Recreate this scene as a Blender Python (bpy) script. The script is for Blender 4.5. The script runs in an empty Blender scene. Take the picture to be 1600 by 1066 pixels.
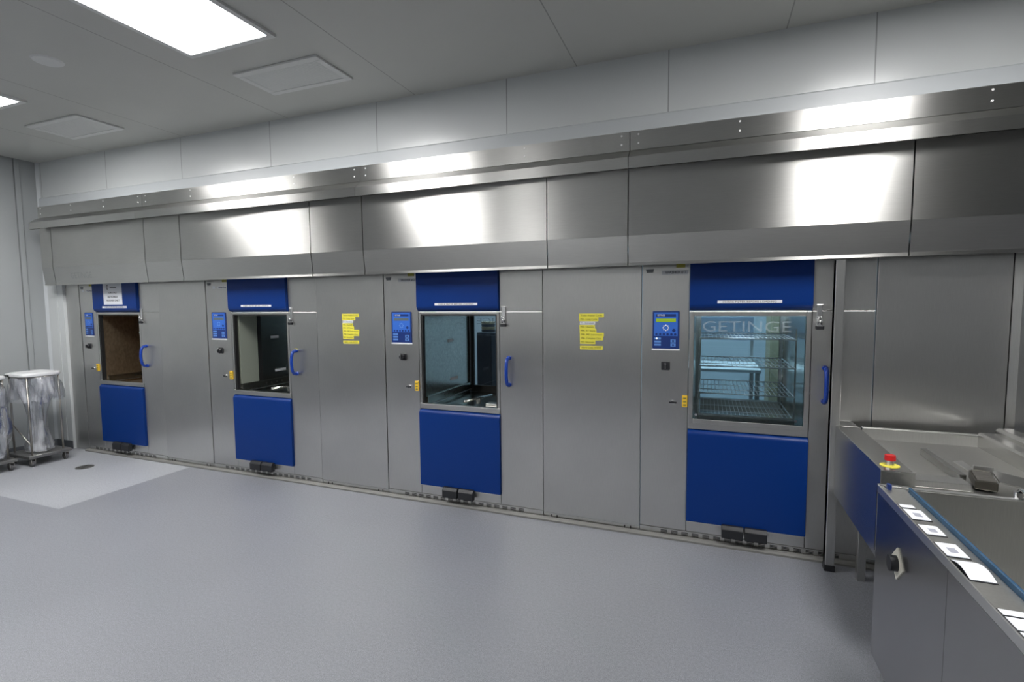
import bpy, bmesh, math, random
from mathutils import Vector, Matrix, Euler
random.seed(7)
S = bpy.context.scene
COL = S.collection

# ------------------------------------------------------------------ camera
YAW, PIT, ROL, FPX = .3674, -.0733, -.0085, 792.19
cy_, sy_, cp_, sp_ = math.cos(YAW), math.sin(YAW), math.cos(PIT), math.sin(PIT)
fw = Vector((-sy_*cp_, cy_*cp_, sp_)); r0 = Vector((cy_, sy_, 0)); u0 = r0.cross(fw)
rt = math.cos(ROL)*r0 + math.sin(ROL)*u0
up = -math.sin(ROL)*r0 + math.cos(ROL)*u0
cd = bpy.data.cameras.new('camera'); cam = bpy.data.objects.new('camera', cd); COL.objects.link(cam)
M = Matrix((rt, up, -fw)).transposed().to_4x4(); M.translation = Vector((.1061, -3.457, 1.572))
cam.matrix_world = M
cd.sensor_width = 36; cd.lens = FPX/1600*36; cd.clip_start = .05
S.camera = cam

# ------------------------------------------------------------------ world and exposure
S.view_settings.view_transform = 'Standard'; S.view_settings.look = 'None'
S.view_settings.gamma = 1; S.view_settings.use_curve_mapping = False
S.view_settings.exposure = 0.0
w = bpy.data.worlds.new('world'); S.world = w; w.use_nodes = True
w.node_tree.nodes['Background'].inputs[0].default_value = (.55, .62, .7, 1)
w.node_tree.nodes['Background'].inputs[1].default_value = .05
LAMP = 34.0          # ceiling panels of the wash room
CLEAN = 27.0          # ceiling panel of the clean side

# ------------------------------------------------------------------ materials
def nm(name):
    m = bpy.data.materials.new(name); m.use_nodes = True
    return m, m.node_tree, m.node_tree.nodes['Principled BSDF']
def basic(name, col, rough=.5, metal=0, spec=.5, emit=None, es=0, coat=0):
    m, t, b = nm(name)
    b.inputs['Base Color'].default_value = (*col, 1); b.inputs['Roughness'].default_value = rough
    b.inputs['Metallic'].default_value = metal; b.inputs['Specular IOR Level'].default_value = spec
    b.inputs['Coat Weight'].default_value = coat
    if emit: b.inputs['Emission Color'].default_value = (*emit, 1); b.inputs['Emission Strength'].default_value = es
    return m
def noise(t, scale, vec=(1, 1, 1), detail=3, coord='Object'):
    tc = t.nodes.new('ShaderNodeTexCoord'); mp = t.nodes.new('ShaderNodeMapping')
    mp.inputs['Scale'].default_value = vec
    n = t.nodes.new('ShaderNodeTexNoise'); n.inputs['Scale'].default_value = scale; n.inputs['Detail'].default_value = detail
    t.links.new(tc.outputs[coord], mp.inputs[0]); t.links.new(mp.outputs[0], n.inputs['Vector'])
    return n
def ramp(t, src, a, b, ca, cb):
    r = t.nodes.new('ShaderNodeValToRGB'); e = r.color_ramp.elements
    e[0].position = a; e[1].position = b; e[0].color = (*ca, 1); e[1].color = (*cb, 1)
    t.links.new(src, r.inputs[0]); return r
def steel(name, tangent, col=(.60, .597, .58), rough=.33, aniso=.85, grain=(1, 1, 60), var=.05, bump=.02):
    m, t, b = nm(name)
    b.inputs['Metallic'].default_value = 1
    b.inputs['Anisotropic'].default_value = aniso
    cv = t.nodes.new('ShaderNodeCombineXYZ')
    for i in range(3): cv.inputs[i].default_value = tangent[i]
    t.links.new(cv.outputs[0], b.inputs['Tangent'])
    g = noise(t, 14, grain, 4)
    r = ramp(t, g.outputs['Fac'], .3, .7, tuple(c*(1-var) for c in col), tuple(c*(1+var) for c in col))
    big = noise(t, 1.7, (1, 1, 1), 2)
    mx = t.nodes.new('ShaderNodeMix'); mx.data_type = 'RGBA'; mx.blend_type = 'MULTIPLY'; mx.inputs[0].default_value = 1
    r2 = ramp(t, big.outputs['Fac'], .3, .7, (.93, .93, .93), (1.05, 1.05, 1.04))
    t.links.new(r.outputs[0], mx.inputs[6]); t.links.new(r2.outputs[0], mx.inputs[7])
    t.links.new(mx.outputs[2], b.inputs['Base Color'])
    rr = t.nodes.new('ShaderNodeMapRange'); rr.inputs['To Min'].default_value = rough*.88; rr.inputs['To Max'].default_value = rough*1.12
    t.links.new(g.outputs['Fac'], rr.inputs[0]); t.links.new(rr.outputs[0], b.inputs['Roughness'])
    return m
ST = steel('steel_brushed_upright', (1, 0, 0), col=(.68, .678, .665), grain=(60, 1, 1), rough=.36)           # grain upright, reflections spread sideways
SF = steel('steel_brushed_level', (0, 0, 1), col=(.55, .548, .53), rough=.33, aniso=.93)
SBAND = steel('steel_band', (0, 0, 1), col=(.53, .53, .52), rough=.3, aniso=0, grain=(1, 1, 60))
SBEN = steel('steel_bench_side', (0, 0, 1), col=(.37, .37, .375), rough=.24, aniso=0, grain=(1, 60, 1))                                  # grain level, reflections spread up and down
SY = steel('steel_brushed_side', (0, 1, 0), grain=(1, 60, 1), rough=.25, aniso=0)
SD = steel('steel_deck', (1, 0, 0), col=(.50, .50, .48), rough=.36, aniso=0, grain=(8, 8, 8))
SI = steel('steel_plain', (0, 0, 1), col=(.60, .60, .58), rough=.3, aniso=0, grain=(8, 8, 8))
SC = steel('steel_chamber', (0, 0, 1), col=(.50, .50, .46), rough=.22, aniso=0, grain=(4, 4, 4), var=.12)
SB = steel('steel_chamber_stained', (0, 0, 1), col=(.40, .31, .21), rough=.5, aniso=0, grain=(4, 4, 2), var=.2)
CHROME = basic('chrome', (.75, .75, .75), .15, 1)
EDGE = basic('steel_edge', (.75, .75, .74), .3, 1)
BLACK = basic('black_rubber', (.012, .013, .016), .45)
GASK = basic('black_gasket', (.01, .01, .01), .6)
SLOT = basic('slot_dark', (.012, .012, .012), .8)
WHITE = basic('white_label', (.72, .74, .78), .5)
CREAM = basic('pale_plastic', (.55, .54, .47), .45)
YEL = basic('yellow_label', (.72, .66, .06), .5)
ORY = basic('yellow_tag', (.75, .48, .03), .5)
INK = basic('ink', (.03, .03, .035), .6)
INKB = basic('label_ink', (.16, .15, .03), .6)
GREYI = basic('grey_print', (.16, .17, .18), .5)
SCREW = basic('screw_bright', (.8, .8, .8), .35, .4)
RED = basic('red_plastic', (.55, .015, .015), .3)
HBLUE = basic('handle_blue', (.006, .045, .32), .3)
DBLUE = basic('panel_dark_blue', (.008, .03, .16), .35)
LBLUE = basic('panel_light_blue', (.035, .14, .55), .35)
PBLUE = basic('panel_pale_blue', (.1, .24, .6), .4)
LCDG = basic('lcd_green', (.2, .3, .02), .4, emit=(.35, .6, .02), es=.25)
LCDD = basic('lcd_dim', (.10, .13, .14), .4)
LED = basic('led_white', (.9, .9, .9), .4, emit=(1, 1, 1), es=1.5)
BLUEGL = basic('blue_edge', (.035, .10, .19), .25, .3)
def etch():
    m, t, b = nm('etched_letters'); t.nodes.remove(b)
    out = [n for n in t.nodes if n.type == 'OUTPUT_MATERIAL'][0]
    tr = t.nodes.new('ShaderNodeBsdfTransparent'); df = t.nodes.new('ShaderNodeBsdfDiffuse'); df.inputs[0].default_value = (.5, .58, .62, 1)
    mx = t.nodes.new('ShaderNodeMixShader'); mx.inputs[0].default_value = .2
    t.links.new(tr.outputs[0], mx.inputs[1]); t.links.new(df.outputs[0], mx.inputs[2]); t.links.new(mx.outputs[0], out.inputs[0]); return m
ETCH = etch()
TAN = basic('tan_laminate', (.42, .38, .25), .6)
RAMPM = basic('light_blue_wall', (.55, .64, .70), .6)
def blue_paint():
    m, t, b = nm('blue_enamel')
    n = noise(t, 90, (1, 1, 1), 2)
    bp = t.nodes.new('ShaderNodeBump'); bp.inputs['Strength'].default_value = .06; bp.inputs['Distance'].default_value = .002
    t.links.new(n.outputs['Fac'], bp.inputs['Height']); t.links.new(bp.outputs[0], b.inputs['Normal'])
    b.inputs['Base Color'].default_value = (.0, .026, .165, 1); b.inputs['Roughness'].default_value = .38; b.inputs['Specular IOR Level'].default_value = .28
    return m
BLUE = blue_paint()
def glass(name, tint=(.86, .93, .95), refl=1.0):
    m, t, b = nm(name); t.nodes.remove(b)
    out = [n for n in t.nodes if n.type == 'OUTPUT_MATERIAL'][0]
    tr = t.nodes.new('ShaderNodeBsdfTransparent'); tr.inputs[0].default_value = (*tint, 1)
    gl = t.nodes.new('ShaderNodeBsdfGlossy'); gl.inputs['Roughness'].default_value = .03
    gl.inputs[0].default_value = (refl, refl, refl, 1)
    fr = t.nodes.new('ShaderNodeFresnel'); fr.inputs[0].default_value = 1.45
    mx = t.nodes.new('ShaderNodeMixShader')
    t.links.new(fr.outputs[0], mx.inputs[0]); t.links.new(tr.outputs[0], mx.inputs[1]); t.links.new(gl.outputs[0], mx.inputs[2])
    t.links.new(mx.outputs[0], out.inputs[0]); return m
GLASS = glass('door_glass')
def plastic_film():
    m, t, b = nm('clear_plastic_film'); t.nodes.remove(b)
    out = [n for n in t.nodes if n.type == 'OUTPUT_MATERIAL'][0]
    tr = t.nodes.new('ShaderNodeBsdfTransparent'); tr.inputs[0].default_value = (.93, .94, .96, 1)
    gl = t.nodes.new('ShaderNodeBsdfGlossy'); gl.inputs['Roughness'].default_value = .12
    df = t.nodes.new('ShaderNodeBsdfDiffuse'); df.inputs[0].default_value = (.75, .77, .82, 1)
    n = noise(t, 9, (1, 1, .35), 6)
    r = ramp(t, n.outputs['Fac'], .42, .70, (.07, .07, .07), (.65, .65, .65))
    mx = t.nodes.new('ShaderNodeMixShader'); t.links.new(r.outputs[0], mx.inputs[0])
    t.links.new(tr.outputs[0], mx.inputs[1]); t.links.new(df.outputs[0], mx.inputs[2])
    m2 = t.nodes.new('ShaderNodeMixShader')
    lw = t.nodes.new('ShaderNodeLayerWeight'); lw.inputs[0].default_value = .35
    ml = t.nodes.new('ShaderNodeMath'); ml.operation = 'MULTIPLY'; ml.inputs[1].default_value = .6
    t.links.new(lw.outputs['Fresnel'], ml.inputs[0])
    t.links.new(ml.outputs[0], m2.inputs[0])
    bmp = t.nodes.new('ShaderNodeBump'); bmp.inputs['Strength'].default_value = .8; bmp.inputs['Distance'].default_value = .01
    n2 = noise(t, 22, (1, 1, .5), 4)
    t.links.new(n2.outputs['Fac'], bmp.inputs['Height']); t.links.new(bmp.outputs[0], gl.inputs['Normal'])
    t.links.new(mx.outputs[0], m2.inputs[1]); t.links.new(gl.outputs[0], m2.inputs[2])
    t.links.new(m2.outputs[0], out.inputs[0]); return m
FILM = plastic_film()
def floor_mat():
    m, t, b = nm('speckled_vinyl')
    n = noise(t, 260, (1, 1, 1), 2); n2 = noise(t, 70, (1, 1, 1), 3); n3 = noise(t, .9, (1, 1, 1), 2)
    r = ramp(t, n.outputs['Fac'], .35, .68, (.155, .162, .182), (.275, .285, .312))
    def mul(a, bb):
        x = t.nodes.new('ShaderNodeMix'); x.data_type = 'RGBA'; x.blend_type = 'MULTIPLY'; x.inputs[0].default_value = 1
        t.links.new(a, x.inputs[6]); t.links.new(bb, x.inputs[7]); return x.outputs[2]
    r2 = ramp(t, n2.outputs['Fac'], .3, .7, (.9, .9, .9), (1.08, 1.08, 1.08))
    r3 = ramp(t, n3.outputs['Fac'], .3, .7, (.95, .95, .95), (1.05, 1.05, 1.05))
    dark = mul(mul(r.outputs[0], r2.outputs[0]), r3.outputs[0])
    # inlaid lighter sheet: x < -4.6, y > -1.13
    tc = t.nodes.new('ShaderNodeTexCoord'); sp = t.nodes.new('ShaderNodeSeparateXYZ'); t.links.new(tc.outputs['Object'], sp.inputs[0])
    a = t.nodes.new('ShaderNodeMath'); a.operation = 'LESS_THAN'; a.inputs[1].default_value = -4.6; t.links.new(sp.outputs[0], a.inputs[0])
    c = t.nodes.new('ShaderNodeMath'); c.operation = 'GREATER_THAN'; c.inputs[1].default_value = -1.13; t.links.new(sp.outputs[1], c.inputs[0])
    k = t.nodes.new('ShaderNodeMath'); k.operation = 'MULTIPLY'; t.links.new(a.outputs[0], k.inputs[0]); t.links.new(c.outputs[0], k.inputs[1])
    lt = t.nodes.new('ShaderNodeMix'); lt.data_type = 'RGBA'; lt.blend_type = 'MULTIPLY'; lt.inputs[0].default_value = 1
    t.links.new(dark, lt.inputs[6]); lt.inputs[7].default_value = (1.6, 1.6, 1.56, 1)
    fx = t.nodes.new('ShaderNodeMix'); fx.data_type = 'RGBA'; t.links.new(k.outputs[0], fx.inputs[0])
    t.links.new(dark, fx.inputs[6]); t.links.new(lt.outputs[2], fx.inputs[7])
    t.links.new(fx.outputs[2], b.inputs['Base Color'])
    b.inputs['Roughness'].default_value = .42
    bp = t.nodes.new('ShaderNodeBump'); bp.inputs['Strength'].default_value = .12; bp.inputs['Distance'].default_value = .001
    t.links.new(n.outputs['Fac'], bp.inputs['Height']); t.links.new(bp.outputs[0], b.inputs['Normal'])
    return m
FLOOR = floor_mat()
def wall_mat(name, col, rough, axis, period, phase, zmin=-1e3):
    """painted composite panels with hairline joints every `period` along an axis, above zmin"""
    m, t, b = nm(name)
    tc = t.nodes.new('ShaderNodeTexCoord'); sp = t.nodes.new('ShaderNodeSeparateXYZ'); t.links.new(tc.outputs['Object'], sp.inputs[0])
    def mt(op, a, bb=None):
        x = t.nodes.new('ShaderNodeMath'); x.operation = op
        for i, v in enumerate((a, bb)):
            if v is None: continue
            if isinstance(v, (int, float)): x.inputs[i].default_value = v
            else: t.links.new(v, x.inputs[i])
        return x.outputs[0]
    v = mt('SUBTRACT', sp.outputs[axis], phase-period/2)
    v = mt('FLOORED_MODULO', v, period)
    v = mt('ABSOLUTE', mt('SUBTRACT', v, period/2))
    line = mt('MULTIPLY', mt('LESS_THAN', v, .0035), mt('GREATER_THAN', sp.outputs[2], zmin))
    n = noise(t, 1.3, (1, 1, 1), 2)
    r = ramp(t, n.outputs['Fac'], .3, .7, tuple(c*.97 for c in col), tuple(c*1.03 for c in col))
    mx = t.nodes.new('ShaderNodeMix'); mx.data_type = 'RGBA'
    t.links.new(line, mx.inputs[0]); t.links.new(r.outputs[0], mx.inputs[6]); mx.inputs[7].default_value = (col[0]*.55, col[1]*.55, col[2]*.55, 1)
    t.links.new(mx.outputs[2], b.inputs['Base Color']); b.inputs['Roughness'].default_value = rough
    return m
PAINT = wall_mat('wall_panels', (.57, .595, .60), .24, 0, 1.092, -4.514, 2.765)
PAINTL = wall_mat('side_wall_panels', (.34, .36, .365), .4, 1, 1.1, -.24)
CEILM = wall_mat('ceiling_panels', (.50, .505, .48), .45, 0, 1.241, -1.976)
TRIMP = basic('white_trim', (.50, .53, .55), .35)
SKIRT = basic('grey_skirting', (.10, .11, .12), .5)
VENTM = basic('vent_white', (.66, .67, .66), .5)
LIGHTM = basic('light_diffuser', (.9, .9, .9), .5, emit=(1, .985, .975), es=LAMP)
LIGHTD = basic('clean_light_dim', (.9, .9, .9), .5, emit=(.80, .90, 1), es=CLEAN*.30)
LIGHTC = basic('clean_light_diffuser', (.9, .9, .9), .5, emit=(.72, .88, 1), es=CLEAN)

# ------------------------------------------------------------------ mesh helpers
class MB:
    def __init__(s): s.bm = bmesh.new()
    def box(s, x0, x1, y0, y1, z0, z1, bev=0, seg=2):
        b = bmesh.new()
        r = bmesh.ops.create_cube(b, size=1)
        for v in b.verts: v.co = Vector(((x0+x1)/2+v.co.x*(x1-x0), (y0+y1)/2+v.co.y*(y1-y0), (z0+z1)/2+v.co.z*(z1-z0)))
        if bev: bmesh.ops.bevel(b, geom=b.edges[:], offset=bev, segments=seg, affect='EDGES', profile=.5)
        return s._add(b)
    def _add(s, b, mat=None):
        if mat is not None: b.transform(mat)
        me = bpy.data.meshes.new('t'); b.to_mesh(me); b.free(); s.bm.from_mesh(me); bpy.data.meshes.remove(me); return s
    def cyl(s, p, q, r, n=20, r2=None, cap=True):
        p, q = Vector(p), Vector(q); d = q-p; b = bmesh.new()
        bmesh.ops.create_cone(b, cap_ends=cap, segments=n, radius1=r, radius2=r if r2 is None else r2, depth=d.length)
        rot = d.to_track_quat('Z', 'Y').to_matrix().to_4x4()
        return s._add(b, Matrix.Translation((p+q)/2) @ rot)
    def tube(s, pts, r, n=10):
        pts = [Vector(p) for p in pts]; rings = []
        b = s.bm; prev = None
        for i, p in enumerate(pts):
            a = pts[max(i-1, 0)]; c = pts[min(i+1, len(pts)-1)]; d = (c-a).normalized()
            if prev is None:
                x = d.orthogonal().normalized()
            else:
                x = (prev - d*prev.dot(d)).normalized()
            prev = x; y = d.cross(x)
            rr = r[i] if isinstance(r, (list, tuple)) else r
            rings.append([b.verts.new(p + rr*(math.cos(2*math.pi*k/n)*x + math.sin(2*math.pi*k/n)*y)) for k in range(n)])
        for A, B in zip(rings, rings[1:]):
            for k in range(n): b.faces.new((A[k], A[(k+1) % n], B[(k+1) % n], B[k]))
        b.faces.new(rings[0][::-1]); b.faces.new(rings[-1]); return s
    def prism(s, prof, x0, x1, axis='x'):
        """extrude a closed 2D outline; axis x: (y,z) outline, y: (x,z) outline, z: (x,y) outline"""
        f = {'x': lambda a, c, t: (t, a, c), 'y': lambda a, c, t: (a, t, c), 'z': lambda a, c, t: (a, c, t)}[axis]
        A = [s.bm.verts.new(f(a, c, x0)) for a, c in prof]; B = [s.bm.verts.new(f(a, c, x1)) for a, c in prof]
        n = len(prof)
        for i in range(n): s.bm.faces.new((A[i], A[(i+1) % n], B[(i+1) % n], B[i]))
        s.bm.faces.new(A[::-1]); s.bm.faces.new(B); return s
    def build(s, name, mat, parent=None, smooth=False, loc=None):
        bmesh.ops.recalc_face_normals(s.bm, faces=s.bm.faces[:])
        me = bpy.data.meshes.new(name); s.bm.to_mesh(me); s.bm.free()
        me.materials.append(mat); o = bpy.data.objects.new(name, me); COL.objects.link(o)
        if smooth:
            for p in me.polygons: p.use_smooth = True
            if smooth is not True and hasattr(me, 'set_sharp_from_angle'): me.set_sharp_from_angle(angle=smooth)
        if parent: o.parent = parent
        if loc: o.location = loc
        return o
SM = math.radians(35)
def rrect(x0, x1, z0, z1, r, n=5):
    P = []
    for cx, cz, a in ((x1-r, z1-r, 0), (x0+r, z1-r, 90), (x0+r, z0+r, 180), (x1-r, z0+r, 270)):
        for k in range(n+1):
            t = math.radians(a+90*k/n); P.append((cx+r*math.cos(t), cz+r*math.sin(t)))
    return P
def tag(o, label, cat, group=None):
    o['label'] = label; o['category'] = cat
    if group: o['group'] = group
    return o
def thing(name, label, cat, loc=(0, 0, 0), group=None, rz=0):
    o = bpy.data.objects.new(name, None); COL.objects.link(o); o.location = loc; o.rotation_euler = (0, 0, rz)
    o.empty_display_size = .05
    return tag(o, label, cat, group)
def struct(o): o['kind'] = 'structure'; return o
def B(x0, x1, y0, y1, z0, z1, bev=0): return MB().box(x0, x1, y0, y1, z0, z1, bev)
def text(name, s, size, loc, mat, parent, rot=(math.pi/2, 0, 0), w=None, ext=.0004, align='CENTER'):
    cu = bpy.data.curves.new(name, 'FONT'); cu.body = s; cu.size = size; cu.align_x = align; cu.align_y = 'CENTER'; cu.extrude = ext
    cu.resolution_u = 3
    t = bpy.data.objects.new('tmp_text', cu); COL.objects.link(t)
    bpy.context.view_layer.update()
    me = bpy.data.meshes.new_from_object(t.evaluated_get(bpy.context.evaluated_depsgraph_get()))
    wd = t.dimensions.x
    bpy.data.objects.remove(t); bpy.data.curves.remove(cu)
    if w and wd: me.transform(Matrix.Diagonal((w/wd, 1, 1, 1)))
    me.materials.clear(); me.materials.append(mat); me.name = name
    o = bpy.data.objects.new(name, me); COL.objects.link(o); o.location = loc; o.rotation_euler = rot
    if parent: o.parent = parent
    return o

# ------------------------------------------------------------------ setting
XL, XR, YB, CZ = -6.75, 3.6, -7.2, 3.146
UY = -.03                                       # face of the wall above the machines
struct(B(XL-.1, XR+.1, YB-.1, 4.3, -.1, 0).build('floor', FLOOR))
struct(B(XL-.1, XR+.1, YB-.1, 1.0, CZ, CZ+.1).build('ceiling', CEILM))
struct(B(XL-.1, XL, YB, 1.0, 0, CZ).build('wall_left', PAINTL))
struct(B(XR, XR+.1, YB, 1.0, 0, CZ).build('wall_right', basic('right_wall_paint', (.16, .165, .175), .5)))
struct(B(XL-.1, XR+.1, YB-.1, YB, 0, CZ).build('wall_rear', basic('rear_wall_paint', (.70, .72, .73), .5)))
struct(B(XL, XR, YB, YB+.03, 0, .8).build('reflection_band_rear', basic('reflection_band_dark', (.12, .125, .13), .6)))  # unseen dark band, added so the steel fronts mirror a darker lower wall
wb = MB(); wb.box(XL, XR, -.03, .95, 1.94, CZ)
wb.box(XL, -6.462, -.03, .95, 0, 1.94); wb.box(2.62, XR, -.03, .95, 0, 1.94)
struct(wb.build('wall_back', PAINT))
# smooth painted strip between wall panels and the steel canopy, and slim corner cove
struct(MB().prism([(UY, 2.77), (UY-.012, 2.76), (UY-.016, 2.60), (UY, 2.60)], XL, 2.62).build('trim_1', TRIMP))
struct(MB().prism([(XL, -.03), (XL+.022, -.03), (XL, -.052)], .09, CZ, 'z').build('trim_2', TRIMP))
struct(MB().prism([(-6.462, -.03), (-6.462, -.036), (XL, -.036), (XL, -.03)], 0, .09, 'z').build('baseboard_back', SKIRT))
struct(B(XL, XL+.008, YB, -.036, 0, .09).build('baseboard_left', SKIRT))
struct(B(XL, XL+.012, -.24, -.19, .09, CZ, .004).build('trim_3', PAINTL))
struct(B(-6.60, -6.55, -.037, -.03, .09, 1.94, .002).build('trim_4', PAINT))
CY = -.13                                       # reference plane of the canopy and fascia fixings
# clean side behind the machines
struct(B(-6.0, 3.2, 4.2, 4.3, 0, 2.7).build('wall_far', RAMPM))
struct(B(-6.1, -6.0, .95, 4.3, 0, 2.7).build('wall_far_left', RAMPM))
struct(B(3.2, 3.3, .95, 4.3, 0, 2.7).build('wall_far_right', RAMPM))
struct(B(-6.1, 3.3, .95, 4.3, 2.7, 2.8).build('ceiling_far', CEILM))
# continuous base rail along the machine fronts
br = MB().prism([(-.045, 0), (-.045, .012), (-.03, .02), (-.006, .022), (-.006, 0)], -6.235, 2.6)
struct(br.build('trim_5', basic('rail_dull_steel', (.20, .20, .19), .55, .3)))

# ------------------------------------------------------------------ ceiling fittings
def ceiling_light(x0, x1, y0, y1, label, group=None, mat=LIGHTM, z=CZ):
    if z == CZ: x0, x1, y0, y1 = .106+(x0-.106)*1.03, .106+(x1-.106)*1.03, -3.457+(y0+3.457)*1.03, -3.457+(y1+3.457)*1.03
    t = thing('ceiling_light', label, 'ceiling light', ((x0+x1)/2, (y0+y1)/2, z), group)
    hx, hy = (x1-x0)/2, (y1-y0)/2; f = .035
    m = MB()
    m.box(-hx-f, hx+f, hy, hy+f, -.016, 0); m.box(-hx-f, hx+f, -hy-f, -hy, -.016, 0)
    m.box(-hx-f, -hx, -hy, hy, -.016, 0); m.box(hx, hx+f, -hy, hy, -.016, 0)
    m.build('frame', VENTM, t)
    MB().prism(rrect(-hx, hx, -hy, hy, .02), -.012, -.002, 'z').build('diffuser', mat, t)
    return t
ceiling_light(-2.83, -2.23, -2.34, -1.18, 'large lit ceiling panel light at the top, the one most in view')
ceiling_light(-5.25, -4.65, -2.32, -1.16, 'lit ceiling panel light cut off by the left edge of the photo')
ceiling_light(.83, 1.36, -2.34, -1.18, 'lit ceiling panel light above the right-hand bench, mirrored in the steel')
ceiling_light(-2.95, -2.35, -5.6, -4.44, 'unseen ceiling panel light added behind the camera for general light')  # added fill light out of view, brightens the room from behind the camera
def ceiling_vent(x0, x1, y0, y1, label, n):
    x0, x1, y0, y1 = .106+(x0-.106)*1.03, .106+(x1-.106)*1.03, -3.457+(y0+3.457)*1.03, -3.457+(y1+3.457)*1.03
    t = thing('ceiling_vent', label, 'air vent', ((x0+x1)/2, (y0+y1)/2, CZ))
    hx, hy = (x1-x0)/2, (y1-y0)/2; f = .045; m = MB()
    m.box(-hx, hx, hy-f, hy, -.014, 0, .003); m.box(-hx, hx, -hy, -hy+f, -.014, 0, .003)
    m.box(-hx, -hx+f, -hy+f, hy-f, -.014, 0, .003); m.box(hx-f, hx, -hy+f, hy-f, -.014, 0, .003)
    m.build('frame', VENTM, t)
    B(-hx+f, hx-f, -hy+f, hy-f, -.002, 0).build('backing', SLOT, t)
    m = MB(); 
    for i in range(n):
        y = -hy+f+.006+(2*hy-2*f-.014)*i/(n-1)
        m.box(-hx+f, hx-f, y-.0052, y+.0052, -.011, -.009)
    m.build('slat', VENTM, t)
ceiling_vent(-2.84, -2.15, -.885, -.535, 'slatted white ceiling vent nearest the large lit panel light', 22)
ceiling_vent(-5.27, -4.58, -.835, -.475, 'slatted white ceiling vent at the left, near the room corner', 22)
m = MB().cyl((0, 0, -.008), (0, 0, 0), .075, 32, .085); tag(m.build('ceiling_cover_disc', VENTM, None, SM, (-3.855, -1.38, CZ)), 'round white blank cover disc on the ceiling between the vents and lights', 'cover disc')

# ------------------------------------------------------------------ canopy and fascia above the machines
JX = [-6.50, -4.866, -2.387, -.36, 2.6]
CL = ['leftmost stainless canopy rail section at the room corner', 'stainless canopy rail section above the third-from-right blue washer',
      'stainless canopy rail section above the washer with the open window and the label WASHER # 2', 'long stainless canopy rail section at the right, above washer number one']
for i in range(4):
    a, b = JX[i]+.0015, JX[i+1]-.0015; c = (a+b)/2
    t = thing('canopy_rail', CL[i], 'steel rail', (c, CY, 2.39)); h = (b-a)/2
    ext = .03 if i == 0 else 0
    MB().prism([(.10, .24), (-.05, .24), (-.05, .124), (.10, .124)], -h, h).build('back_plate', SF, t)
    MB().prism([(-.018, .122), (-.05, .122), (-.12, .068), (-.12, 0), (-.108, 0), (-.108, .04), (-.018, .04)], -h-ext, h).build('drip_lip', SF, t)
    n = max(2, round(2*h/.58))
    for k in range(n+1):
        x = -h+.05+(2*h-.1)*k/n
        for z in (.165, .218): MB().cyl((x, -.0535, z), (x, -.05, z), .0055, 12).build('screw', SCREW, t, SM)
FX = [(-6.515, -6.325, 'narrow end fascia panel at the left corner'), (-6.32, -4.885, 'leftmost wide steel fascia panel, above the brown-interior washer'),
      (-4.88, -4.40, 'narrow steel fascia panel left of the second-from-left washer'), (-4.395, -2.90, 'wide steel fascia panel above the second-from-left washer'),
      (-2.895, -2.39, 'narrow steel fascia panel, middle one of the three narrow ones over the row'), (-2.385, -.905, 'wide steel fascia panel above the WASHER # 2 header'),
      (-.90, -.372, 'narrow steel fascia panel above the right-hand yellow label list'), (-.367, 1.10, 'wide steel fascia panel with the brightest reflection, above washer number one'),
      (1.105, 2.6, 'rightmost steel fascia panel, above the bench')]
for a, b, lb in FX:
    c = (a+b)/2; t = thing('fascia_panel', lb, 'steel panel', (c, CY, 1.808)); h = (b-a)/2-.001
    MB().prism([(-.003, .60), (-.04, .60), (-.04, .187), (-.003, .187)], -h, h).build('sheet', SF, t)
    MB().prism([(-.003, .1865), (-.04, .1865), (-.022, .020), (-.022, .0), (-.003, .0)], -h, h).build('angled_band', SBAND, t)
    B(-h, h, -.0265, -.022, .0, .018).build('bottom_edge', SF, t)
    if lb.startswith('leftmost'):
        text('etched_name', 'GETINGE', .085, (-.28, -.0305, .09), basic('faint_etch', (.42, .43, .43), .45, .85), t, (math.radians(90+6.2), 0, 0), .34)

# ------------------------------------------------------------------ washers
HB, LT, LB, PB, TOP = 1.518, .747, .137, .058, 1.90
def front_plate(x0, x1, z0, z1, y=0, th=.02, bev=.0025):
    return B(x0, x1, y, y+th, z0, z1, bev)
def header_profile(z0, z1, out=.028, r=.045):
    P = [(.02, z1), (-out, z1)]
    for k in range(9):
        a = math.pi+math.pi/2*k/8; P.append((-out+r+r*math.cos(a), z0+r+r*math.sin(a)))
    P.append((.02, z0)); return P
def lower_profile(z0, z1, out=.02, r=.035):
    P = [(.02, z0), (-out, z0)]
    for k in range(9):
        a = math.pi-math.pi/2*k/8; P.append((-out+r+r*math.cos(a), z1-r+r*math.sin(a)))
    P.append((.02, z1)); return P
def handle(parent, x, z0=.975, z1=1.175):
    pts = []
    for k in range(17):
        a = math.pi*k/16
        pts.append((x, -.012-.052*math.sin(a)**.55, (z0+z1)/2-(z1-z0)/2*math.cos(a)))
    h = MB().tube(pts, .0125, 12); o = h.build('handle', HBLUE, parent, True)
    m = MB()
    for z in (z0, z1): m.cyl((x, -.016, z), (x, 0, z), .016, 16)
    m.build('handle_mount', HBLUE, o, SM)
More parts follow.
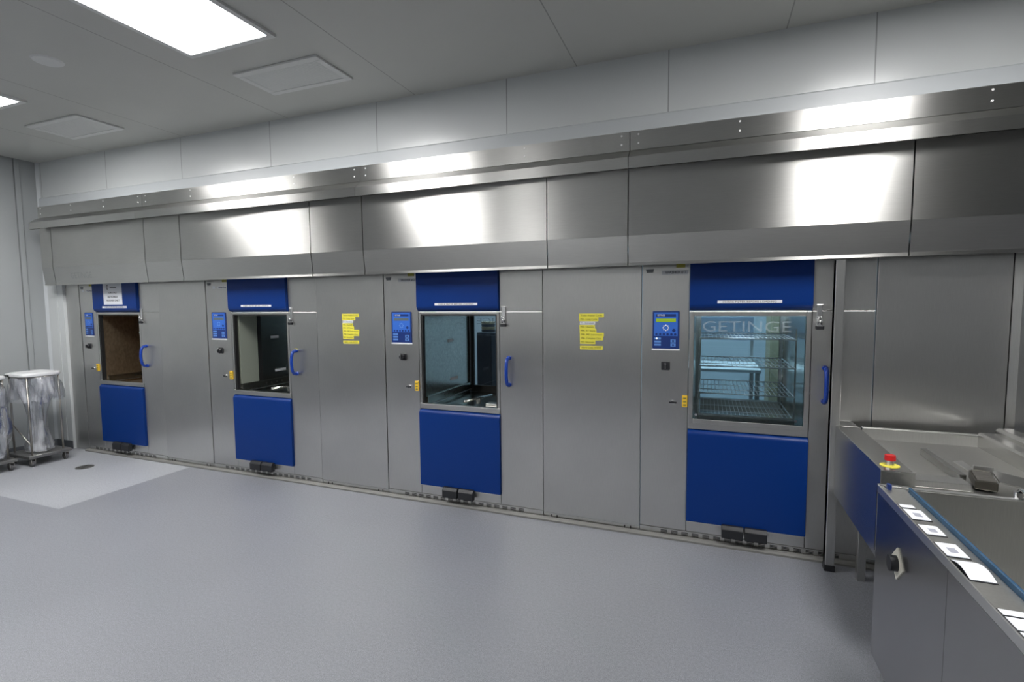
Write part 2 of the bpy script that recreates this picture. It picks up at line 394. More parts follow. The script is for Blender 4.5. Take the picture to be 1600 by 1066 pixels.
def control_panel(parent, x0, x1, z0, z1, lit, k):
    w, h = x1-x0, z1-z0; X = lambda u: x0+w*u; Z = lambda v: z0+h*v
    p = MB().prism(rrect(x0, x1, z0, z1, .006), -.006, .0, 'y').build('control_display', DBLUE, parent)
    B(x0-.004, x1+.004, -.012, -.0, z0-.012, z0-.002, .002).build('display_ledge', WHITE, p)
    B(X(.06), X(.94), -.0072, -.006, Z(.34), Z(.96)).build('display_face', LBLUE, p)
    B(X(.13), X(.87), -.0082, -.0072, Z(.855), Z(.92)).build('title_bar', DBLUE, p)
    text('title_text', 'GETINGE', .016, (X(.32), -.0086, Z(.887)), WHITE, p, w=w*.28)
    B(X(.13), X(.87), -.0084, -.0072, Z(.71), Z(.80), .0004).build('screen', LCDG if lit else LCDD, p)
    for j in range(8):
        a = j*math.pi/4; r = .0165; m = MB()
        m.cyl((X(.5)+r*math.cos(a), -.0085, Z(.555)+r*math.sin(a)), (X(.5)+r*math.cos(a), -.0072, Z(.555)+r*math.sin(a)), .005, 8)
        m.build('arrow_key', WHITE if lit else PBLUE, p)
    m = MB(); m.cyl((X(.80), -.0085, Z(.49)), (X(.80), -.0072, Z(.49)), .011, 16); m.build('oval_key', DBLUE, p)
    for j in range(6):
        xx = X(.15+.14*j); m = MB(); m.cyl((xx, -.0085, Z(.385)), (xx, -.0072, Z(.385)), .0078, 12); m.build('round_key', DBLUE, p)
    for j in range(3): B(X(.07), X(.32), -.0082, -.006, Z(.075+.083*j), Z(.13+.083*j), .001).build('status_key', PBLUE, p)
    for v in (.06, .165): B(X(.68), X(.87), -.0078, -.006, Z(v), Z(v+.085), .001).build('square_key', PBLUE, p)
    m = MB(); m.box(X(.74), X(.81), -.0085, -.0078, Z(.08), Z(.12)); m.box(X(.74), X(.81), -.0085, -.0078, Z(.185), Z(.23))
    m.build('key_symbols', DBLUE, p)
    if lit: MB().cyl((X(.16), -.0090, Z(.27)), (X(.16), -.0082, Z(.27)), .005, 12).build('indicator_light', LED, p)
def vents(x0, x1, parent, step=.066):
    x = x0
    while x+.04 < x1:
        m = MB()
        for z in (.026, .034, .042): m.box(x, x+.042, -.0012, .0, z, z+.0045)
        m.build('vent_slots', SLOT, parent)
        x += step
def washer(X, cl, rr, kind, label, name, idx, handle_x=.765, notice=False):
    t = thing('washer_disinfector', label, 'washer', (X, 0, 0)); c = cl-X; R = rr-X; dw = .69
    g = .0015
    # steel body panels
    front_plate(c+g, 0-g, PB, TOP).build('control_column', ST, t)
    front_plate(dw+g, R-g, PB, HB-.003).build('side_column', ST, t)
    front_plate(dw+g, R-g, HB, TOP).build('upper_side_panel', ST, t)
    front_plate(0+g, dw-g, PB, LB-.008).build('toe_panel', ST, t)
    cs = MB(); cs.box(c, -.001, .021, .03, .02, TOP); cs.box(dw+.001, R, .021, .03, .02, TOP); cs.box(0, dw, .021, .03, .02, .735); cs.box(0, dw, .021, .03, HB, TOP)
    cs.build('seam_light_block', GASK, t)  # dark plates added behind the seams to blacken gaps and stop light leaks
    kp = B(c+g, R-g, .0, .02, .0, PB-.003, .001).build('kick_plate', ST, t)
    vents(-.16, R-.12, kp)
    m = MB().prism(header_profile(HB, TOP), g, dw-g); hp = m.build('header_panel', BLUE, t, SM)
    m = MB().prism(lower_profile(LB, LT), g, dw-g); lp = m.build('lower_panel', BLUE, t, SM)
    B(g, dw-g, -.021, .015, LB-.006, LB-.001, .001).build('panel_edge_strip', EDGE, lp)
    # chamber
    o0, o1, cz0, cz1, cd_ = .03, dw-.03, .775, 1.50, .86
    mat = SB if kind == 'brown' else SC
    m = MB(); m.box(o0-.01, o0, .02, cd_, cz0-.03, cz1+.01); m.box(o1, o1+.01, .02, cd_, cz0-.03, cz1+.01)
    m.box(o0, o1, .02, cd_, cz1, cz1+.01); m.box(o0, o1, .02, cd_, cz0-.04, cz0-.03)
    ch = m.build('chamber', mat, t)
    # opening frame of gasket and steel
    fr = MB()
    fr.box(0+g, .022, .0, .03, LT+.045, HB-.003, .002); fr.box(dw-.022, dw-g, .0, .03, LT+.045, HB-.003, .002)
    fr.box(.022, dw-.022, .0, .03, HB-.022, HB-.003, .002); fr.box(0+g, dw-g, -.004, .03, LT+.003, LT+.045, .003)
    fr.build('window_frame', ST, t)
    gk = MB(); gk.box(.0222, .034, .006, .04, LT+.046, HB-.0225); gk.box(dw-.034, dw-.0222, .006, .04, LT+.046, HB-.0225)
    gk.box(.034, dw-.034, .006, .04, HB-.034, HB-.0225)
    if kind != 'closed': gk.build('gasket', GASK, t)
    else: gk.bm.free()
    # rear door
    if kind in ('closed', 'clear', 'strip'):
        m = MB(); y0 = cd_+.002
        m.box(o0, o0+.035, y0, y0+.03, cz0-.03, cz1); m.box(o1-.035, o1, y0, y0+.03, cz0-.03, cz1)
        m.box(o0+.035, o1-.035, y0, y0+.03, cz1-.03, cz1); m.box(o0+.035, o1-.035, y0, y0+.03, cz0-.03, cz0+.03)
        rd = m.build('rear_door', GASK if kind != 'closed' else ST, t)
        B(o0+.035, o1-.035, y0+.012, y0+.018, cz0+.03, cz1-.03).build('glass_pane', GLASS, rd)
        text('rear_lettering', 'GETINGE' if kind != 'closed' else 'GETINGE GROUP', .085 if kind != 'closed' else .045,
             (.345, y0+.020, 1.41 if kind != 'closed' else 1.335), ETCH, rd, (math.pi/2, 0, math.pi), .50 if kind != 'closed' else .34)
    else:
        B(o0, o1, cd_+.002, cd_+.03, cz0-.03, cz1).build('rear_door', mat, t)
    if kind == 'closed':
        m = MB(); z0, z1 = .79, HB-.004
        m.box(.003, .030, -.012, .0, z0, z1, .003); m.box(dw-.030, dw-.003, -.012, .0, z0, z1, .003)
        m.box(.030, dw-.030, -.012, .0, z1-.030, z1, .003); m.box(.030, dw-.030, -.012, .0, z0, z0+.028, .003)
        gd = m.build('glass_door', ST, t)
        B(.030, dw-.030, -.005, .0, z0+.028, z1-.030).build('glass_pane', GLASS, gd)
        cl2 = B(.20, .46, .30, .36, 1.482, 1.4995, .004).build('chamber_lamp', basic('chamber_lamp_glow', (.8, .9, 1), .4, emit=(.70, .86, 1), es=14), t)
        text('etched_lettering', 'GETINGE', .095, (.33, -.0056, 1.415), ETCH, gd, w=.50)
        m = MB()
        for x in (.05, .62): m.cyl((x, -.010, .845), (x, -.005, .845), .008, 16)
        m.build('glass_fixing', CHROME, gd, SM)
    else:
        # loading floor: side rail with holes, wash trough, spray arm
        m = MB(); m.box(o0+.001, o0+.016, .05, .85, .775, .835, .002); rl = m.build('chamber_rail', SC, t)
        for k in range(4): MB().cyl((o0+.0165, .33+.065*k, .806), (o0+.0175, .33+.065*k, .806), .0095, 14).build('rail_hole', SLOT, rl)
        B(o0+.001, o0+.022, .05, .85, .768, .774, .001).build('rail_edge', EDGE, rl)
        if kind == 'strip':
            B(o0+.001, o0+.012, .05, .25, .84, 1.49, .002).build('side_strip', basic('strip_grey_green', (.33, .36, .30), .5, .3), t)
            B(o0+.001, o0+.006, .262, .30, .84, 1.49, .001).build('side_slot', GASK, t)
        if kind != 'brown':
            a = thing_part = MB().tube([(.33, .12, .80), (.42, .46, .80)], .011, 10); sa = a.build('spray_arm', CHROME, t, True)
            MB().cyl((.375, .29, .755), (.375, .29, .80), .022, 18).build('spray_hub', CHROME, sa, SM)
            MB().box(.47, .63, .22, .30, .752, .775, .003).build('chamber_filter', EDGE, t)
            for yy, zz, ww in ((.42, 1.245, .10), (.46, .905, .14)):
                lb = B(o0+.001, o0+.0025, yy, yy+ww, zz, zz+.026).build('chamber_label', WHITE, t)
    # foot pedals
    for a in (.217, .353):
        pr = [(-.056, .070), (-.062, .076), (-.062, .128), (-.046, .150), (-.0225, .150), (-.0225, .070)]
        m = MB().prism([(y, z) for y, z in pr], a, a+.126)
        bmesh.ops.bevel(m.bm, geom=m.bm.edges[:], offset=.003, segments=2, affect='EDGES', profile=.5)
        m.build('foot_pedal', BLACK, t)
        B(a+.04, a+.085, -.024, .0, .07, .115).build('pedal_arm', GASK, t)
    # control column fittings
    control_panel(t, c+.070 if idx != 4 else c+.075, -.060 if idx != 4 else -.055, 1.270, 1.516, idx == 1, idx)
    sw = B(-.170, -.115, -.010, -.0, 1.128, 1.184, .005).build('main_switch', BLACK, t)
    if idx == 1:
        MB().cyl((-.143, -.018, 1.138), (-.143, -.018, 1.168), .0035, 10).build('switch_key', CHROME, sw)
        MB().cyl((-.143, -.020, 1.171), (-.143, -.010, 1.171), .006, 14).build('key_barrel', CHROME, sw)
    else:
        MB().cyl((-.143, -.034, 1.156), (-.143, -.010, 1.156), .020, 18).build('switch_knob', BLACK, sw, SM)
        B(-.147, -.139, -.046, -.034, 1.14, 1.176, .002).build('switch_key', CHROME, sw)
    lk = MB().cyl((-.094, -.012, .918), (-.094, .0, .918), .012, 18).build('door_lock', CHROME, t, SM)
    m = MB(); m.box(-.118, -.070, -.018, -.012, .912, .924, .003); m.build('lock_wing', BLACK, lk)
    il = B(-.036, -.004, -.004 if idx == 1 else -.014, .0, .890, .966, .001).build('warning_label', ORY, t)
    m = MB()
    for k in range(3): m.box(-.030, -.010, -.0045 if idx == 1 else -.0145, -.0038 if idx == 1 else -.0138, .898+.022*k, .908+.022*k)
    m.build('warning_symbols', INKB, il)
    # name label, maker badge, top tag
    if idx in (1, 2):
        nl = B(-.175, -.012, -.0012, .0, 1.752, 1.778).build('name_label', basic('silver_tape', (.50, .52, .55), .4), t)
        text('name_lettering', 'WASHER # %d' % idx, .024, (-.088, -.0016, 1.765), INK, nl, w=.125)
    else:
        nl = B(-.150, -.012, -.0012, .0, 1.735, 1.757).build('name_label', WHITE, t)
        text('name_lettering', 'WASHER # %d' % idx, .018, (-.081, -.0016, 1.746), INK, nl, w=.11)
        B(-.215, -.180, -.0012, .0, 1.735, 1.760).build('small_label', WHITE, t)
    MB().prism([(c+.022, 1.790), (c+.075, 1.792), (c+.070, 1.768), (c+.030, 1.766)], -.0012, .0, 'y').build('maker_badge', GREYI, t)
    B(-.085, -.030, -.006, .0, 1.795, 1.83).build('top_tag', basic('olive_tag', (.36, .34, .05), .5), t)
    cl_ = B(.165 if idx != 4 else .155, .525 if idx != 4 else .54, -.0292, -.028, 1.5635, 1.581).build('filter_label', WHITE, hp)
    text('filter_lettering', 'CHECK FILTER BEFORE LOADING', .0155, (.345, -.0296, 1.572), INK, cl_, w=.30)
    if notice:
        nt = B(.185, .48, -.0292, -.0282, 1.598, 1.83).build('notice_sheet', basic('paper', (.62, .64, .68), .6), hp)
        for s_, z, w_, sz in (('ORTHO', 1.675+.045, .13, .022), ('INSTRUMENT', 1.675, .16, .03), ('WASHER ONLY', 1.640, .21, .03)):
            text('notice_lettering', s_, sz, (.335, -.0296, z), INK, nt, w=w_)
        text('notice_logo', '0', .07, (.255, -.0296, 1.775), INK, nt, w=.03); B(.295, .395, -.0296, -.0292, 1.768, 1.780).build('notice_logo_line', GREYI, nt)
    # door handle and latch on the side column
    handle(t, handle_x)
    la = B(.712, .742, -.010, .0, 1.405, 1.553, .003).build('latch', CHROME, t)
    m = MB(); m.box(.705, .749, -.030, -.010, 1.405, 1.428, .004); m.build('latch_bumper', BLACK, la)
    m = MB().tube([(.717, -.014, 1.435), (.717, -.030, 1.455), (.722, -.032, 1.480), (.732, -.032, 1.480), (.737, -.030, 1.455), (.737, -.014, 1.435)], .0035, 8)
    m.cyl((.727, -.030, 1.452), (.727, -.010, 1.452), .010, 16); m.build('latch_bail', CHROME, la, True)
    B(.710, .744, -.016, -.010, 1.546, 1.553, .001).build('latch_hinge', EDGE, la)
    if idx == 3:
        B(.745, .778, -.0015, .0, 1.188, 1.198).build('handle_label', YEL, t)
    if idx == 4:
        for z in (1.30, .985): B(.64, .672, .012, .03, z, z+.018, .002).build('white_clip', WHITE, t)
    return t
washer(0, -.298, 1.007, 'closed', 'washer number one: closed glass window with wire shelves inside, nearest the bench', 'one', 1)
washer(-2.012, -2.327, -.988, 'clear', 'WASHER # 2, window open onto its empty chamber and a far glass door', 'two', 2)
washer(-4.016, -4.325, -3.014, 'strip', 'second blue washer from the left, dim mirror-like chamber with a white strip label', 'three', 3)
washer(-5.962, -6.228, -4.982, 'brown', 'leftmost blue washer with paper notice on its header and dark brown chamber', 'four', 4, notice=True)

def wire_rack():
    t = thing('wire_rack', 'four-tier chrome wire shelf rack inside the lit closed-window washer', 'rack', (.345, .09, .80))
    x = .278; d = .62
    for i, z in enumerate((.535, .355, .175, .025)):
        m = MB()
        m.tube([(-x, 0, z), (x, 0, z)], .0042, 8); m.tube([(-x, d, z), (x, d, z)], .0042, 8)
        m.tube([(-x, 0, z), (-x, d, z)], .0042, 8); m.tube([(x, 0, z), (x, d, z)], .0042, 8)
        for yy in (.2, .41): m.tube([(-x, yy, z-.005), (x, yy, z-.005)], .003, 6)
        n = 22
        for k in range(1, n):
            xx = -x+2*x*k/n; m.tube([(xx, 0, z), (xx, d, z)], .0019, 5)
        m.build('shelf', basic('bright_wire', (.86, .88, .9), .35, .55), t, True)
    for sx in (-1, 1):
        for yy in (.03, d-.03):
            B(sx*(x+.004)-.005, sx*(x+.004)+.005, yy-.006, yy+.006, -.02, .60).build('upright', SC, t)
    B(-x, x, -.03, -.016, -.02, .045, .002).build('front_rail', SC, t)
    return t
wire_rack()

# service panels between the washers
def service_panel(x0, x1, label, labels, lx=None):
    c = (x0+x1)/2; t = thing('service_panel', label, 'steel panel', (c, 0, 0)); h = (x1-x0)/2-.0025
    B(-h, h, -.004, .016, .05, TOP, .003).build('panel_sheet', ST, t)
    kp = B(-h, h, .002, .02, 0, .046, .001).build('kick_plate', ST, t)
    m = MB()
    for x in (-h+.06, -h+.10, h-.10, h-.06): m.box(x-.004, x+.004, .001, .002, .018, .038, .001)
    m.build('key_slots', SLOT, kp)
    if labels:
        L = lx-c; rows = [('Turbo Washer Cycles', .172, 0, YEL), ('P01- Long Cycle', .135, 0, YEL), ('P2 - Instrument', .105, .006, WHITE), ('P03- Utensils', .108, .002, YEL),
                ('P04- RT Items', .118, .003, YEL), ('P05- MIS Instruments', .168, .004, YEL), ('P06- Complete Clean', .162, .005, YEL), ('P07- Decontam', .108, .006, YEL), None, ('Alarm Code: 999999', .160, .006, YEL)]
        z = 1.500
        for r_ in rows:
            if r_ is None: z -= .012; continue
            s_, w_, o_, mt = r_; hh = .0262 if mt is YEL else .020
            lb = B(L+o_, L+o_+w_, -.0055, -.004, z-.0131-hh/2, z-.0131+hh/2).build('program_label' if not s_.startswith('Alarm') else 'alarm_code_label', mt, t)
            text('label_lettering', s_, .017, (L+o_+w_/2, -.0059, z-.0131), INKB if mt is YEL else GREYI, lb, w=w_*.86)
            z -= .0263
    return t
service_panel(-.988, -.298, 'plain steel service panel with yellow label list, left of washer number one', True, -.722)
service_panel(-3.014, -2.327, 'steel service panel with yellow label list, left of WASHER # 2', True, -2.745)
service_panel(-4.982, -4.325, 'blank steel service panel right of the leftmost washer', False)
service_panel(1.007, 1.610, 'wide blank steel panel rising behind the bench at the right', False)
service_panel(1.72, 2.6, 'dark steel panel at the far right edge, beyond the steel jamb', False)
tag(B(-6.46, -6.231, -.004, .016, 0, TOP, .003).build('filler_panel', ST), 'narrow blank steel filler panel at the left end of the row, beside the white wall', 'steel panel')
t = thing('door_jamb', 'upright steel jamb at the far right, rising from the bench end', 'steel jamb', (1.66, 0, 0))
MB().prism([(-.052, .016), (-.052, -.01), (-.03, -.05), (.055, -.05), (.055, .016)], 0, 1.90, 'z').build('jamb_body', ST, t)

# steel post in front of washer one
t = thing('steel_post', 'square steel floor-to-canopy post with black foot beside washer number one', 'post', (.798, -.115, 0))
B(-.024, .024, -.027, .027, .035, 1.803, .004).build('post_tube', ST, t)
B(-.027, .027, -.03, .03, 0, .035, .003).build('foot', BLACK, t)

# ------------------------------------------------------------------ floor drain and carts
t = thing('floor_drain', 'round grey floor drain on the lighter floor patch', 'drain', (-5.6, -.40, 0))
MB().cyl((0, 0, 0), (0, 0, .003), .075, 32).build('drain_rim', basic('drain_metal', (.18, .18, .17), .45, .7), t)
m = MB()
for k in range(-3, 4): m.box(-.05, .05, .016*k-.003, .016*k+.003, .003, .0036)
m.build('drain_slots', SLOT, t)
LID = basic('lid_white', (.74, .75, .76), .4)
POLE = basic('cart_pole', (.42, .40, .37), .3, 1)
def cart(x, y, label, bl, seed, full):
    t = thing('hamper_cart', label, 'cart', (x, y, 0)); hx, hy = .20, .18
    B(-hx, hx, -hy, hy, .082, .112, .006).build('base_plate', basic('cart_base', (.22, .22, .215), .4, .8), t)
    for sx in (-1, 1):
        for sy in (-1, 1):
            cx, cy = sx*(hx-.045), sy*(hy-.04)
            m = MB().cyl((cx, cy-.011, .032), (cx, cy+.011, .032), .032, 20); wobj = m.build('caster', basic('caster_grey', (.10, .10, .105), .5), t, SM)
            m = MB(); m.box(cx-.012, cx+.03, cy-.018, cy-.013, .03, .081); m.box(cx-.012, cx+.03, cy+.013, cy+.018, .03, .081); m.box(cx-.014, cx+.03, cy-.018, cy+.018, .075, .082)
            m.build('fork', POLE, wobj)
            MB().cyl((cx, cy-.0125, .032), (cx, cy+.0125, .032), .012, 14).build('hub', POLE, wobj)
    for sx in (-1, 1):
        for sy in (-1, 1):
            MB().tube([(sx*(hx-.05), sy*(hy-.05), .112), (sx*(hx-.05), sy*(hy-.05), .885)], .009, 10).build('pole', POLE, t, True)
    m = MB().tube([(-.15, -.13, .40), (.15, -.13, .20)], .006, 8); m.build('cross_brace', POLE, t, True)
    # bag hoop and lid
    pts = [(.165*math.cos(a)*1.05, .150*math.sin(a)*1.05, .882) for a in [2*math.pi*k/24 for k in range(25)]]
    MB().tube(pts, .006, 8).build('hoop', POLE, t, True)
    m = MB().prism(rrect(-.19, .175, -.165, .165, .06, 8), .892, .920, 'z')
    bmesh.ops.bevel(m.bm, geom=[e for e in m.bm.edges if abs(e.verts[0].co.z-e.verts[1].co.z) < 1e-5], offset=.009, segments=3, affect='EDGES', profile=.5)
    lid = m.build('lid', LID, t, SM)
    m = MB().prism(rrect(-.16, .145, -.135, .135, .05, 8), .920, .926, 'z'); m.build('lid_rim', LID, lid, SM)
    m = MB(); m.cyl((-.13, -.172, .902), (-.07, -.172, .902), .008, 10); m.build('lid_hinge', BLACK, lid, SM)
    # clear plastic bag, its cuff folded over the hoop
    rng = random.Random(seed); bm = bmesh.new(); N, K = 56, 30; rings = []
    prof = [(.125 if full else .035, .118)]
    for k in range(K):
        f = k/(K-1)
        if full: r = .19+.035*math.sin(f*3.0)
        else: r = .135-.055*math.sin(math.pi*min(1, f*1.25))**1.0*(1 if f < .8 else 1) + .03*f*f*f
        prof.append((r, .122+.76*f))
    prof += [(.195, .892-.008), (.205, .872), (.215, .80), (.225, .72), (.228, .66), (.224, .64)]
    ph = [rng.uniform(0, 6.28) for _ in range(8)]
    for i, (r, z) in enumerate(prof):
        ring = []
        for j in range(N):
            a = 2*math.pi*j/N
            wv = .10*math.sin(5*a+ph[0]+2.0*z)+.06*math.sin(11*a+ph[1]-7*z)+.045*math.sin(19*a+ph[2]+11*z)+.03*math.sin(27*a+ph[3])
            wv += .05*math.sin(3*a+ph[4])*math.sin(14*z+ph[5])
            amp = 1.0 if 2 < i else .4
            if abs(z-.885) < .02: amp = .15
            rr_ = r*(1+amp*wv); dz = .014*math.sin(7*a+ph[6]) if i > K+3 else 0
            ring.append(bm.verts.new((rr_*math.cos(a)*1.02, rr_*math.sin(a)*.82, z+dz)))
        rings.append(ring)
    for A, Bq in zip(rings, rings[1:]):
        for j in range(N): bm.faces.new((A[j], A[(j+1) % N], Bq[(j+1) % N], Bq[j]))
    bm.faces.new(rings[0][::-1])
    q = MB(); q.bm.free(); q.bm = bm; o = q.build('plastic_bag', FILM, None, True, (x, y, 0))
    tag(o, bl, 'plastic bag')
cart(-6.27, -.43, 'white-lidded hamper cart on casters, closer to the washers', 'clear plastic bag hanging in the cart closer to the washers', 3, False)
cart(-6.33, -.85, 'white-lidded hamper cart cut off by the left edge of the photo', 'crumpled clear plastic bag in the cart cut off by the left photo edge', 9, True)

# ------------------------------------------------------------------ right-hand bench line
# conveyor drive housing
t = thing('drive_housing', 'long narrow steel housing with red emergency stop, reaching out from the post', 'machine housing', (.857, 0, 0))
MB().box(-.056, .056, -.963, -.146, .47, .865, .003).box(-.030, .056, -.145, -.006, .47, .865, .002).build('housing_body', SY, t)
B(-.06, .06, -.966, -.9635, .47, .861, .001).build('end_cover', SI, t)
B(-.0605, .0605, -.967, -.964, .862, .867, .001).build('front_edge', EDGE, t)
es = thing('emergency_stop', 'red mushroom emergency stop button on a round yellow plate', 'button', (.851, -.885, .865))
MB().cyl((0, 0, 0), (0, 0, .002), .036, 28).build('yellow_plate', basic('estop_yellow', (.75, .68, .06), .45), es)
MB().cyl((0, 0, .002), (0, 0, .024), .015, 20).build('collar', EDGE, es, SM)
MB().cyl((0, 0, .024), (0, 0, .046), .021, 24, .0195).build('button_cap', RED, es, SM)

# prep sink bench nearest the camera
t = thing('sink_bench', 'large steel sink bench in the right foreground with label ledge and blue rail', 'bench', (.72, -1.22, 0))
TZ = .880
B(0, .02, -2.0, 0, .215, TZ-.026, .003).build('side_panel', SBEN, t)
B(-.0005, -.0, -.601, -.600, .22, TZ-.02).build('panel_seam', SBEN, t)
B(-.001, .004, -2.0, -.0, TZ-.027, TZ, .001).build('panel_top_edge', EDGE, t)
B(.004, .085, -2.0, -.0, TZ-.025, TZ-.006, .001).build('label_ledge', SD, t)
B(.085, .094, -2.0, -.03, TZ-.06, TZ+.010, .002).build('blue_rail', BLUEGL, t)
m = MB(); m.box(.02, 1.3, -.012, 0, .50, TZ-.001, .001); m.build('back_panel', ST, t)
B(.1, 1.3, -.016, .004, TZ-.006, TZ+.001, .002).build('rear_top_edge', EDGE, t)
m = MB(); m.box(.096, .108, -2.0, -.014, .53, TZ-.02); m.box(.108, 1.3, -2.0, -.014, .52, .535); m.box(1.3, 1.32, -2.0, 0, .25, TZ)
m.build('sink_basin', SD, t)
for x in (.045, 1.27):
    for y in (-.05, -1.95): B(x-.02, x+.02, y-.02, y+.02, 0, .50, .003).build('leg', SI, t)
B(.022, .034, -.035, -.013, TZ-.05, TZ+.014, .002).build('blue_bracket', DBLUE, t)
B(.0, .1, .0, .012, .62, TZ+.002, .002).build('end_plate', ST, t)
# rotary switch on the side panel
sp = MB().prism(rrect(-.04, .04, -.04, .04, .004), -.004, 0, 'x').build('switch_plate', CREAM, t, False, (0, -.24, .690))
sp.rotation_euler = (math.radians(45), 0, 0)
MB().cyl((-.026, 0, 0), (-.004, 0, 0), .026, 24).build('switch_knob', BLACK, sp, SM)
# paper label cards on the ledge
cards = [(-.185, .028, .040, 0, 'small white tab card at the far end of the bench ledge'), (-.228, .085, .050, 0, 'large printed white card on the bench ledge, just after the small tab'),
         (-.356, .070, .048, 0, 'medium white card on the bench ledge, second printed one from the far end'), (-.480, .085, .050, 0, 'white card just before the curled one on the bench ledge'),
         (-.588, .105, .054, 1, 'curled white card bulging up on the bench ledge'), (-.822, .024, .046, 0, 'slim white card just before the big one at the right edge of the photo'),
         (-.853, .050, .052, 0, 'big white card at the right edge of the photo on the bench ledge'), (-.910, .030, .048, 0, 'last white card on the bench ledge, nearest the camera')]
for i, (y, ln, wd, curl, lb) in enumerate(cards):
    ct = thing('label_card', lb, 'label card', (.728, -1.22+y, TZ-.006), 'white cards on the bench ledge')
    prof = []
    K = 8
    h = .010 if curl else .0
    for k in range(K+1): prof.append((-ln*k/K, .003+h*math.sin(math.pi*k/K)))
    for k in range(K, -1, -1): prof.append((-ln*k/K, .0015+h*math.sin(math.pi*k/K)))
    MB().prism(prof, .002, .002+wd).build('card', WHITE, ct)
    B(.0, .004+wd, -ln-.004, .004, .0002, .0012).build('card_holder', BLACK, ct)
    if ln > .06 and not curl: B(.018, .018+wd*.4, -ln*.72, -ln*.35, .0030, .0034).build('printed_block', basic('print_grey', (.3, .31, .36), .6), ct)
for i, y in enumerate((-.20, -.345, -.50, -.665)):
    tag(B(.8085, .8125, -1.22+y-.075, -1.22+y, TZ-.0055, TZ+.006).build('ledge_clip', WHITE), ['pale strip clip beside the far end of the blue rail', 'pale strip clip on the blue rail, second from the far end',
        'pale strip clip on the blue rail beside the card before the curled one', 'pale strip clip on the blue rail beside the curled card'][i], 'clip')

# transfer table between bench and wall
t = thing('transfer_table', 'flat steel transfer table with raised rails between the bench and the wall', 'table', (1.2, -.6, 0))
DZ = .80
B(-.283, .30, -.58, .50, DZ-.02, DZ, .002).build('table_deck', SD, t)
MB().prism([(-.27, DZ), (.26, DZ), (.26, DZ+.055), (-.22, DZ+.062), (-.27, DZ+.062)], .46, .475, 'y').build('back_rail', ST, t)
B(-.27, .265, .455, .478, DZ+.060, DZ+.066, .002).build('back_rail_edge', EDGE, t)
B(-.085, -.06, -.22, .20, DZ, DZ+.035, .002).build('guide_rail', SY, t)
MB().prism([(.245, DZ-.02), (.245, DZ+.065), (.255, DZ+.075), (.33, DZ+.075), (.33, DZ-.02)], -.58, .47, 'y').build('side_rail', SY, t)
MB().prism([(.33, DZ+.03), (.33, DZ+.085), (.345, DZ+.10), (.40, DZ+.10), (.40, DZ+.03)], -.58, .50, 'y').build('outer_rail', SY, t)
B(-.283, -.088, -.34, -.25, DZ, DZ+.030, .003).build('front_guide', ST, t)
B(.10, .24, -.57, -.44, DZ, DZ+.006, .002).build('front_plate', SY, t)
MB().prism([(.02, .12), (.06, .14), (.05, -.10), (.02, -.12)], DZ, DZ+.004, 'z').build('wear_strip', EDGE, t)
for x in (-.26, .27):
    for y in (-.54, .42): B(x-.02, x+.02, y-.02, y+.02, 0, DZ-.02, .002).build('leg', SI, t)
m = MB()
m.box(-.26, .27, -.55, -.53, .25, .29); m.box(-.26, .27, .41, .43, .25, .29)
m.build('cross_bar', SI, t)
k = thing('docking_latch', 'dark spring docking latch with hinged flap on the transfer table', 'latch', (1.185, -.84, DZ+.009), rz=math.radians(-14))
MB().box(-.035, .035, -.09, .07, 0, .035, .003).build('latch_body', basic('latch_dark', (.10, .095, .08), .35, .9), k)
m = MB()
for i in range(5): m.cyl((-.03, -.08+.03*i, .035), (.03, -.08+.03*i, .035), .010, 12)
m.build('latch_spring', basic('spring_dark', (.035, .032, .025), .6), k, SM)
MB().prism([(.036, .040), (.16, .022), (.16, .027), (.036, .046)], -.10, .07, 'y').build('flap', SY, k)
MB().box(-.02, .045, .075, .085, .0, .055, .001).build('white_clip', EDGE, k)
# water tap end at the right
t = thing('rinse_spout', 'small chrome spout fitting at the rear edge of the sink, right edge of the photo', 'spout', (1.135, -1.212, TZ+.001))
MB().cyl((0, 0, 0), (0, 0, .02), .016, 16).build('spout_base', CHROME, t, SM)
MB().tube([(0, 0, .02), (0, -.02, .035), (0, -.06, .03), (.0, -.085, .005)], .008, 10).build('spout_pipe', CHROME, t, True)

# ------------------------------------------------------------------ clean side seen through the glass
ceiling_light(-.1, 1.1, 1.8, 2.4, 'ceiling light of the clean room seen behind the closed washer window', None, LIGHTC, 2.7)
ceiling_light(-2.7, -1.5, 1.8, 2.4, 'ceiling light of the clean room behind the open window of WASHER # 2', None, LIGHTD, 2.7)
ceiling_light(-4.9, -3.7, 1.8, 2.4, 'ceiling light of the clean room behind the second blue washer from the left', None, LIGHTD, 2.7)
t = thing('storage_cabinet', 'tan cabinet in the clean room, seen through the closed washer window', 'cabinet', (.80, 2.3, 0))
B(-.09, .25, 0, .4, .0, 1.75, .004).build('cabinet_body', TAN, t)
B(-.08, .24, -.016, -.001, .9, 1.74, .003).build('cabinet_door', TAN, t); B(-.08, .24, -.016, -.001, .03, .88, .003).build('cabinet_door', TAN, t)
t = thing('work_table', 'pale steel work table in the clean room behind the closed washer window', 'table', (.25, 1.9, 0))
B(-.35, .32, -.35, .35, .93, .96, .004).build('table_top', basic('table_pale', (.7, .75, .78), .3, .2), t)
for x in (-.32, .29):
    for y in (-.32, .32): B(x-.018, x+.018, y-.018, y+.018, 0, .93).build('leg', EDGE, t)
B(-.33, .3, .30, .33, 1.18, 1.42, .004).build('table_screen', basic('screen_grey_blue', (.22, .30, .40), .5), t)
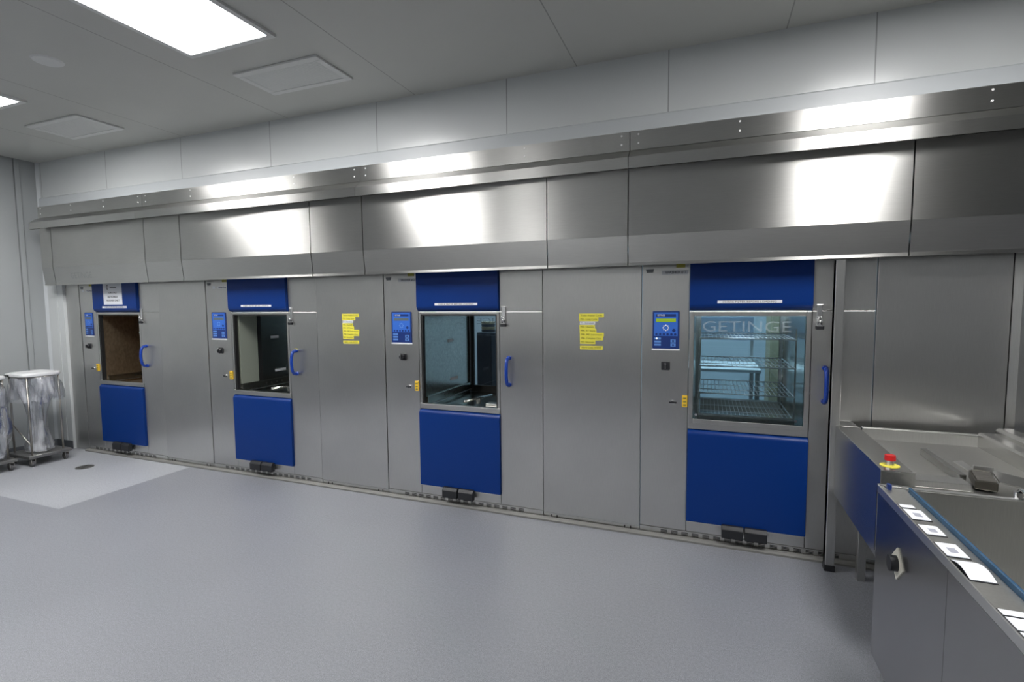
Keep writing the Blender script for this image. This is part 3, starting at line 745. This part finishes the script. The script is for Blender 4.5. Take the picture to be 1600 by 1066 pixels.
for x in (-.33, .27): B(x, x+.03, .30, .33, .96, 1.18).build('screen_post', EDGE, t)
t = thing('machine_cabinet', 'dark cabinet in the clean room behind the open window of WASHER # 2', 'cabinet', (-2.25, 2.1, 0))
B(-.24, .12, 0, .5, 0, 1.23, .006).build('cabinet_body', basic('cabinet_slate', (.05, .065, .085), .4), t)
B(-.23, -.05, -.014, -.001, .1, 1.2, .003).build('cabinet_door', basic('cabinet_slate_door', (.035, .04, .055), .4), t)
B(-.04, .11, -.014, -.001, .1, 1.2, .003).build('cabinet_door', basic('cabinet_slate_light', (.08, .10, .13), .4), t)
def bottle(x, y, z, label, mt, s=1):
    P = [(0, 0), (.04, 0), (.042, .01), (.042, .09), (.03, .115), (.014, .13), (.014, .15), (0, .15)]
    bm = bmesh.new(); N = 20; rings = []
    for r, zz in P[1:-1]: rings.append([bm.verts.new((r*s*math.cos(2*math.pi*j/N), r*s*math.sin(2*math.pi*j/N), zz*s)) for j in range(N)])
    for A, Bq in zip(rings, rings[1:]):
        for j in range(N): bm.faces.new((A[j], A[(j+1) % N], Bq[(j+1) % N], Bq[j]))
    bm.faces.new(rings[0][::-1]); bm.faces.new(rings[-1])
    q = MB(); q.bm.free(); q.bm = bm; t = thing('bottle', label, 'bottle', (x, y, z), 'bottles in the clean room')
    q.build('bottle_body', mt, t, SM); MB().cyl((0, 0, .15*s), (0, 0, .172*s), .016*s, 14).build('cap', LBLUE, t, SM)
BW = basic('bottle_white', (.8, .84, .86), .35)
bottle(-2.22, 2.2, 1.23, 'white bottle on the dark clean-room cabinet, left one', BW, 1.0); bottle(-2.155, 2.3, 1.23, 'white bottle on the dark clean-room cabinet, right one', BW, .85)
t = thing('stacked_basin', 'dark and tan basins stacked on the clean-room cabinet beside the bottles', 'basin', (-2.40, 2.25, 1.23))
for i, mt in enumerate((basic('basin_dark', (.05, .06, .08), .4), TAN, basic('basin_slate', (.08, .1, .13), .4), TAN)):
    MB().cyl((0, 0, .032*i), (0, 0, .032*i+.03), .08, 24, .088).build('basin', mt, t, SM)
